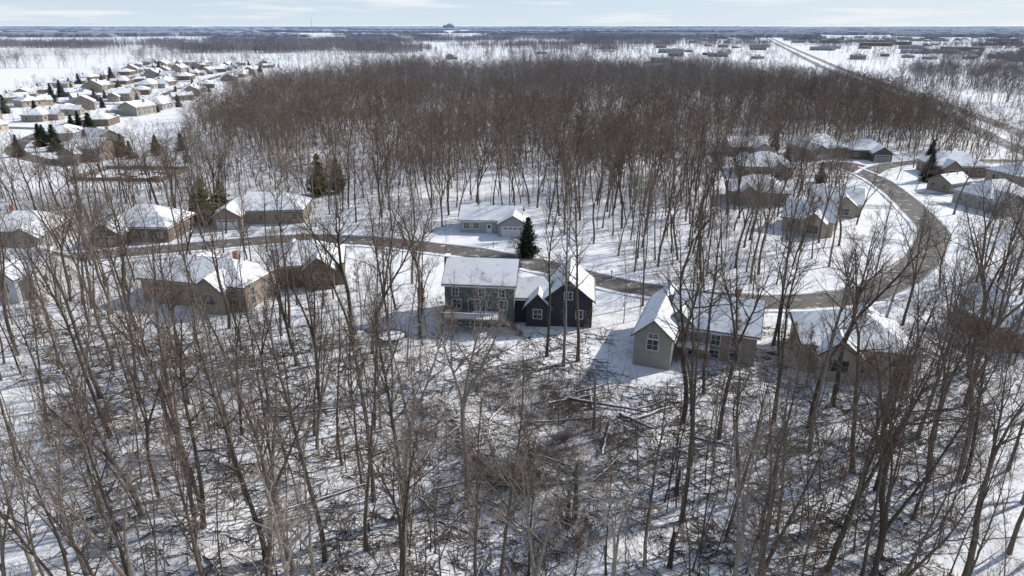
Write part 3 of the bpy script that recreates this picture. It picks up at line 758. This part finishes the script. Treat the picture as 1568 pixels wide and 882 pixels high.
# saplings in and around the clearing
for _ in range(130):
    x, y = R.uniform(-15, 18), R.uniform(45, 90)
    if clearing(x, y) > 0: put(slim[R.randrange(5)], x, y, R.uniform(.16, .48), 'sapling', tilt=.15)
for _ in range(150):
    y = R.uniform(42, 98); x = R.uniform(-.8, .8)*y
    if density(x, y) > .5: put(slim[R.randrange(5)], x, y, R.uniform(.2, .45), 'sapling', tilt=.15)
print('near trees', len(placed))

def snag(x, y, h, r, seed):
    rn = random.Random(seed); mb = MB(); p = Vector((0, 0, -.3)); pts = [p]; rr = [r*1.3]
    for i in range(6): p = p+Vector((rn.uniform(-.08, .08), rn.uniform(-.08, .08), h/6)); pts.append(p); rr.append(r*(1-.07*i))
    tube(mb.V, mb.F, pts, rr, 9)
    for i in range(5): a = rn.uniform(0, 6.28); q = pts[-1]; tube(mb.V, mb.F, [q+Vector((math.cos(a)*r*.5, math.sin(a)*r*.5, -.1)), q+Vector((math.cos(a)*r*.6, math.sin(a)*r*.6, rn.uniform(.2, .7)))], [r*.25, .01], 4)
    for i in range(3):
        a = rn.uniform(0, 6.28); k = rn.randrange(2, 6); L = rn.uniform(.5, 1.6); tube(mb.V, mb.F, [pts[k], pts[k]+Vector((math.cos(a)*L, math.sin(a)*L, L*.6))], [r*.3, .03], 5)
    o = mesh_obj('dead_tree_snag', mb.V, mb.F, [M['bark']], None, None, True); o.location = (x, y, gh(x, y))
snag(6.1, 53.5, 6.5, .26, 1); snag(5.2, 52.2, 4.6, .2, 2); snag(9.8, 70, 7, .2, 3); snag(17, 58, 3, .25, 4); snag(14.1, 48, 4, .25, 5)

def fallen(x, y, L, r, a, seed, zl=0.15):
    rn = random.Random(seed); mb = MB(); d = Vector((math.cos(a), math.sin(a), 0)); pts = []; rr = []; s = Vector((-d.y, d.x, 0))
    for i in range(8): t = i/7; pts.append(d*(L*(t-.5))+s*rn.uniform(-.12, .12)+Vector((0, 0, r+zl*t+rn.uniform(0, .05)))); rr.append(r*(1-.6*t))
    tube(mb.V, mb.F, pts, rr, 7)
    for i in range(7):
        k = rn.randrange(2, 8); sg = rn.choice([-1, 1]); l = L*rn.uniform(.12, .32)
        q = pts[k]+(d*.8+s*sg*rn.uniform(.5, 1.2)+Vector((0, 0, rn.uniform(0, .7)))).normalized()*l; tube(mb.V, mb.F, [pts[k], pts[k].lerp(q, .5)+rv(rn)*.1, q], [rr[k]*.4, rr[k]*.28, .015], 4)
    o = mesh_obj('fallen_log', mb.V, mb.F, [M['bark']], None, None, True); o.location = (x, y, gh(x, y))
    mb = MB(); tube(mb.V, mb.F, [p+Vector((0, 0, r*.5)) for p in pts], [q*.72 for q in rr], 6); mesh_obj('snow_cover', mb.V, mb.F, [M['snow']], None, o, True)
logs = [(12, 75, 10, .24, -.35), (8, 77, 7, .2, .3), (15, 71, 5, .22, -.8), (17, 73, 6, .2, .5), (-2, 74, 9, .15, 1.1), (3, 64, 8, .15, -.5), (-5, 60, 7, .13, .4), (10, 62, 6, .16, .9), (-17, 67, 11, .15, .35), (-24, 74, 9, .14, .25), (-20, 57, 12, .16, .5), (24, 68, 7, .16, -.4), (-34, 66, 9, .12, .1), (6, 72, 8, .15, .1), (11, 68, 7, .14, 1.3)]
for _ in range(38): y = R.uniform(44, 95); logs.append((R.uniform(-.8, .8)*y, y, R.uniform(3, 9), R.uniform(.06, .15), R.uniform(-.9, .9)))
for _ in range(14): logs.append((R.uniform(-10, 16), R.uniform(54, 84), R.uniform(3, 6), R.uniform(.07, .14), R.uniform(-1.5, 1.5)))
for i, l in enumerate(logs):
    if all((l[0]-a)**2+(l[1]-b)**2 > (c+2)**2 for a, b, c in house_rects): fallen(*l, seed=i)

# ------------------------------------------------------------------ instanced masses
def scatter(name, meshes, pts):
    col = bpy.data.collections.new(name+'_sources')
    for i, m in enumerate(meshes): col.objects.link(bpy.data.objects.new('%s_source_%02d' % (name, i), m))
    me = bpy.data.meshes.new(name); me.from_pydata([(p[0], p[1], p[2]) for p in pts], [], [])
    a = me.attributes.new('idx', 'INT', 'POINT'); a.data.foreach_set('value', [p[3] % len(meshes) for p in pts])
    a = me.attributes.new('rot', 'FLOAT_VECTOR', 'POINT'); a.data.foreach_set('vector', [v for p in pts for v in (p[6], p[7], p[4])])
    a = me.attributes.new('scl', 'FLOAT_VECTOR', 'POINT'); a.data.foreach_set('vector', [v for p in pts for v in (p[5], p[5], p[8])])
    o = link(bpy.data.objects.new(name, me)); ng = bpy.data.node_groups.new(name, 'GeometryNodeTree')
    ng.interface.new_socket(name='Geometry', in_out='INPUT', socket_type='NodeSocketGeometry'); ng.interface.new_socket(name='Geometry', in_out='OUTPUT', socket_type='NodeSocketGeometry')
    N = ng.nodes; gi = N.new('NodeGroupInput'); gout = N.new('NodeGroupOutput'); ci = N.new('GeometryNodeCollectionInfo'); ip = N.new('GeometryNodeInstanceOnPoints')
    ci.inputs['Collection'].default_value = col; ci.inputs['Separate Children'].default_value = True; ci.inputs['Reset Children'].default_value = True
    ip.inputs['Pick Instance'].default_value = True
    def na(nm, ty):
        n = N.new('GeometryNodeInputNamedAttribute'); n.data_type = ty; n.inputs['Name'].default_value = nm
        return next(s for s in n.outputs if s.enabled and s.name == 'Attribute')
    L = ng.links; L.new(gi.outputs[0], ip.inputs['Points']); L.new(ci.outputs[0], ip.inputs['Instance']); L.new(na('idx', 'INT'), ip.inputs['Instance Index'])
    L.new(na('rot', 'FLOAT_VECTOR'), ip.inputs['Rotation']); L.new(na('scl', 'FLOAT_VECTOR'), ip.inputs['Scale']); L.new(ip.outputs[0], gout.inputs[0])
    md = o.modifiers.new('scatter', 'NODES'); md.node_group = ng; return o
def pt(x, y, k, s, sz=None, tilt=.05): return (x, y, gh(x, y), k, R.uniform(0, 6.28), s, R.uniform(-tilt, tilt), R.uniform(-tilt, tilt), s if sz is None else sz)

mid = []; y = 100.0; cell = 4.3
while y < 180:
    half = min(260, .82*y+12); x = -half
    while x < half:
        px, py = x+R.uniform(0, cell), y+R.uniform(0, cell)
        if R.random() < density(px, py)*.95:
            if R.random() < .6: h = R.uniform(14, 23); mid.append(pt(px, py, R.randrange(11), h/24*R.uniform(.9, 1.1), h/24))
            else: mid.append(pt(px, py, 11+R.randrange(5), R.uniform(.5, 1.05)))
        x += cell
    y += cell
scatter('midground_woodland', near+slim, mid)
fr = []; y = 180.0
while y < 720:
    cell = 4.2 if y < 330 else 5.0
    half = .8*y+15; x = -half
    while x < half:
        px, py = x+R.uniform(0, cell), y+R.uniform(0, cell)
        if R.random() < density(px, py)*1.02:
            h = (R.uniform(9, 21) if y < 330 else R.uniform(10, 22))*(1+.2*(vn(px, py, .05)-.5)*2); fr.append(pt(px, py, R.randrange(10), R.uniform(.7, 1.15), h/21, tilt=.1))
        x += cell
    y += cell
H0s = H0[::2]
def clear_hwy(x, y, r=24): return float(np.min(((H0s-np.array([x, y]))**2).sum(1))) > r*r
gp = []
groves = [(-450, 1330, 200, 150), (-215, 1260, 75, 110), (-560, 1800, 330, 100), (-150, 2050, 160, 60), (240, 2100, 110, 70), (375, 560, 60, 80), (560, 800, 70, 50), (325, 400, 40, 45), (295, 300, 42, 55), (620, 1050, 100, 40),
          (-620, 800, 130, 12), (-420, 880, 60, 10), (700, 1700, 200, 30), (60, 920, 90, 12), (-1000, 1500, 300, 50), (1100, 1500, 250, 40), (300, 1250, 50, 14), (900, 1200, 110, 20), (-30, 1500, 160, 18), (130, 1280, 60, 30)]
for _ in range(20):
    cy = R.uniform(1600, 3400); groves.append((cy*R.uniform(-.8, .8), cy, R.uniform(80, 300), R.uniform(20, 70)))
for (cx, cy, rx, ry) in groves:
    if cy < 1000:
        n = int(math.pi*rx*ry/(6.3*6.3))
    else: n = int(math.pi*rx*ry/(46*36)*1.35)+1
    for _ in range(n):
        a = R.uniform(0, 6.28); q = math.sqrt(R.random()); x = cx+rx*q*math.cos(a)*(1+.2*math.sin(3*a)); y = cy+ry*q*math.sin(a)*(1+.25*math.cos(2*a+1))
        if cy < 1000:
            if clear_hwy(x, y): s = R.uniform(.6, 1.0); fr.append(pt(x, y, R.randrange(10), s*1.15, s))
        elif clear_hwy(x, y, 48) and all((x-a_)**2+(y-b_)**2 > (30+c_)**2 for a_, b_, c_ in used): gp.append(pt(x, y, R.randrange(4), 1, R.uniform(.8, 1.15), tilt=0))
for _ in range(210):
    y = R.uniform(760, 2900); x = R.uniform(-.8, .8)*y; ln = R.uniform(60, 300); hor = R.random() < .75; n = int(ln/R.uniform(6, 13))
    for i in range(n):
        px, py = (x+ln*i/n, y+R.uniform(-4, 4)) if hor else (x+R.uniform(-4, 4), y+ln*i/n)
        if clear_hwy(px, py): fr.append(pt(px, py, R.randrange(10), R.uniform(.5, .95)))
for _ in range(1500):
    y = R.uniform(760, 2600); x = y*R.uniform(.14, .8)
    if clear_hwy(x, y): fr.append(pt(x, y, R.randrange(10), R.uniform(.4, .8)))
for (hx, hy, a) in sub_houses:
    for _ in range(6):
        b = R.uniform(0, 6.28); fr.append(pt(hx+11*math.cos(b), hy+11*math.sin(b), R.randrange(10), R.uniform(.25, .6)))
for _ in range(300):
    i = R.randrange(8, 70); o = R.choice([-1, 1])*R.uniform(25, 45); p = H0[i]; fr.append(pt(p[0]+o, p[1], R.randrange(10), R.uniform(.4, .95)))
scatter('distant_woodland', far, fr); scatter('far_groves', patches, gp)
scatter('subdivision_evergreens', sp+[pn[1]], [pt(hx+10*math.cos(b), hy+10*math.sin(b), R.randrange(3), R.uniform(.4, 1.0), tilt=0) for (hx, hy, a) in sub_houses for b in [R.uniform(0, 6.28)] if R.random() < .7])
print('mid', len(mid), 'far', len(fr), 'gp', len(gp))

# brush
def brush_mesh(seed, H, n):
    rn = random.Random(seed); A = dict(V=[], F=[], M=[])
    for i in range(n):
        p = Vector((rn.gauss(0, .5), rn.gauss(0, .5), -.05)); d = Vector((rn.gauss(0, .5), rn.gauss(0, .5), 1)).normalized(); L = H*rn.uniform(.5, 1.1)
        cfg = dict(H=L, cl=.5, seg=[3, 1, 1], wob=[.14, .2, .2], up=[-.02, .02, 0], tip=[.3, .4, .5], n=[3, 2, 2], nc=[6, 4], t0=[.15, .1], ang=[40, 42], cr=[0, .6], rl=[.012, .012], rmin=[.012, .010])
        grow(A, p, d, L, .018, 0, cfg, rn)
    me = bpy.data.meshes.new('brush'); me.from_pydata(A['V'], [], A['F']); me.materials.append(M['brush']); me.update(); return me
bm_ = [brush_mesh(1, 1.4, 10), brush_mesh(2, 2.0, 8), brush_mesh(3, 1.0, 12), brush_mesh(4, 3.0, 5)]
bp = []
for _ in range(6200):
    y = R.uniform(42, 92); x = R.uniform(-.82, .82)*y; c = clearing(x, y)
    pr = .17+(1.0 if c > .08 else 0)*(.05+1.1*vn(x, y, .35))
    if R.random() < pr and all((x-a)**2+(y-b)**2 > (r)**2 for a, b, r in house_rects[:12]): bp.append(pt(x, y, R.randrange(4), R.uniform(.4, 1.1), tilt=.3))
for _ in range(900):
    a = R.uniform(0, 6.28); q = math.sqrt(R.random())*.95; x = 2+15*q*math.cos(a); y = 68+21*q*math.sin(a)
    if vn(x, y, .35) > .45: bp.append(pt(x, y, R.randrange(4), R.uniform(.45, 1.0), tilt=.4))
for _ in range(1500):
    y = R.uniform(92, 200); x = R.uniform(-.8, .8)*y
    if R.random() < density(x, y): bp.append(pt(x, y, R.randrange(4), R.uniform(.7, 1.4), tilt=.2))
scatter('brush', bm_, bp)
st = []
for s in range(3):
    rn = random.Random(s); mb = MB()
    for i in range(9):
        a = rn.uniform(0, 6.28); L = rn.uniform(.5, 2.2); c = Vector((rn.uniform(-1.5, 1.5), rn.uniform(-1.5, 1.5), .05)); d = Vector((math.cos(a), math.sin(a), rn.uniform(-.05, .12)))*L
        tube(mb.V, mb.F, [c, c+d*.5+rv(rn)*.05, c+d], [.04, .03, .012], 3)
    me = bpy.data.meshes.new('sticks'); me.from_pydata(mb.V, [], mb.F); me.materials.append(M['bark']); st.append(me)
scatter('fallen_sticks', st, [pt(x, y, R.randrange(3), R.uniform(.7, 1.6), tilt=.02) for (x, y) in [(R.uniform(-.8, .8)*yy, yy) for yy in [R.uniform(40, 98) for _ in range(1900)]] if density(x, y) > .1 or clearing(x, y) > 0])

# far strips of woodland
mb = MB(); rn = random.Random(5)
for i in range(170):
    y = 2600*(15000/2600)**rn.random(); x = rn.uniform(-.9, .8)*y; L = rn.uniform(200, 1100)*y/4000; D = rn.uniform(50, 200)*max(1, y/5000); n = max(6, int(L/(y*.004)))
    h0 = rn.uniform(10, 16); yc = y; b = len(mb.V)
    for j in range(n+1):
        xx = x+L*j/n; yc += rn.uniform(-8, 8); ed = min(1, .35+min(j, n-j)*.4); h = (h0+rn.uniform(-3, 3))*ed
        mb.V += [(xx, yc, -1), (xx, yc+3, h*.8), (xx, yc+D*.3, h), (xx, yc+D, h*.95), (xx, yc+D+2, -1)]
    for j in range(n):
        for k in range(4): q = b+5*j+k; mb.F.append((q, q+5, q+6, q+1))
    mb.F.append(tuple(b+k for k in range(5))); mb.F.append(tuple(b+5*n+k for k in range(4, -1, -1)))
mesh_obj('horizon_woodland', mb.V, mb.F, [M['dwood']])

# ------------------------------------------------------------------ light, sky, camera
AZ, EL = rad(66), rad(33)
w = bpy.data.worlds.new('World'); scene.world = w; w.use_nodes = True; nt = w.node_tree; bg = nt.nodes['Background']
def wn(ty): return nt.nodes.new(ty)
STR = 0.145
sky = wn('ShaderNodeTexSky'); sky.sky_type = 'NISHITA'; sky.sun_disc = False; sky.sun_elevation = EL; sky.sun_rotation = AZ; sky.air_density = 1.0; sky.dust_density = 0.6; sky.altitude = 200
tc = wn('ShaderNodeTexCoord'); sx = wn('ShaderNodeSeparateXYZ'); nt.links.new(tc.outputs['Generated'], sx.inputs[0])
hz = wn('ShaderNodeValToRGB'); e = hz.color_ramp.elements; e[0].position = 0.0; e[0].color = (.68, .80, .91, 1); e[1].position = .10; e[1].color = (.38, .56, .83, 1)
hm = wn('ShaderNodeMix'); hm.data_type = 'RGBA'; hf = wn('ShaderNodeMapRange'); nt.links.new(sx.outputs[2], hf.inputs[0]); hf.inputs[1].default_value = 0.0; hf.inputs[2].default_value = .45; hf.inputs[3].default_value = .92; hf.inputs[4].default_value = 0
nt.links.new(sx.outputs[2], hz.inputs[0])
sc = wn('ShaderNodeVectorMath'); sc.operation = 'SCALE'; sc.inputs['Scale'].default_value = 1/STR; nt.links.new(hz.outputs[0], sc.inputs[0])
nt.links.new(hf.outputs[0], hm.inputs[0]); nt.links.new(sky.outputs[0], hm.inputs[6]); nt.links.new(sc.outputs[0], hm.inputs[7])
mp = wn('ShaderNodeMapping'); mp.inputs['Scale'].default_value = (1.8, 1.8, 26)
ns = wn('ShaderNodeTexNoise'); ns.inputs['Scale'].default_value = 3.0; ns.inputs['Detail'].default_value = 8; ns.inputs['Roughness'].default_value = .6
rp = wn('ShaderNodeValToRGB'); rp.color_ramp.elements[0].position = .50; rp.color_ramp.elements[1].position = .66; rp.color_ramp.elements[1].color = (.85, .85, .85, 1)
mx = wn('ShaderNodeMix'); mx.data_type = 'RGBA'; mx.inputs[7].default_value = (.90/STR, .92/STR, .95/STR, 1)
nt.links.new(tc.outputs['Generated'], mp.inputs[0]); nt.links.new(mp.outputs[0], ns.inputs['Vector']); nt.links.new(ns.outputs['Fac'], rp.inputs[0]); nt.links.new(rp.outputs[0], mx.inputs[0])
nt.links.new(hm.outputs[2], mx.inputs[6]); nt.links.new(mx.outputs[2], bg.inputs[0]); bg.inputs[1].default_value = STR
s = bpy.data.lights.new('sun', 'SUN'); s.energy = 4.6; s.angle = rad(.6); s.color = (1, .955, .89)
so = link(bpy.data.objects.new('sun', s)); dv = Vector((math.cos(EL)*math.sin(AZ), math.cos(EL)*math.cos(AZ), math.sin(EL))); so.rotation_euler = dv.to_track_quat('Z', 'Y').to_euler(); so.location = (60, 30, 80)
cam = bpy.data.cameras.new('camera'); cam.lens = 24; cam.sensor_width = 36; cam.clip_end = 80000; cam.clip_start = .5
co = link(bpy.data.objects.new('camera', cam)); co.location = (0, 0, 45); co.rotation_euler = (rad(90-21.1), 0, 0); scene.camera = co
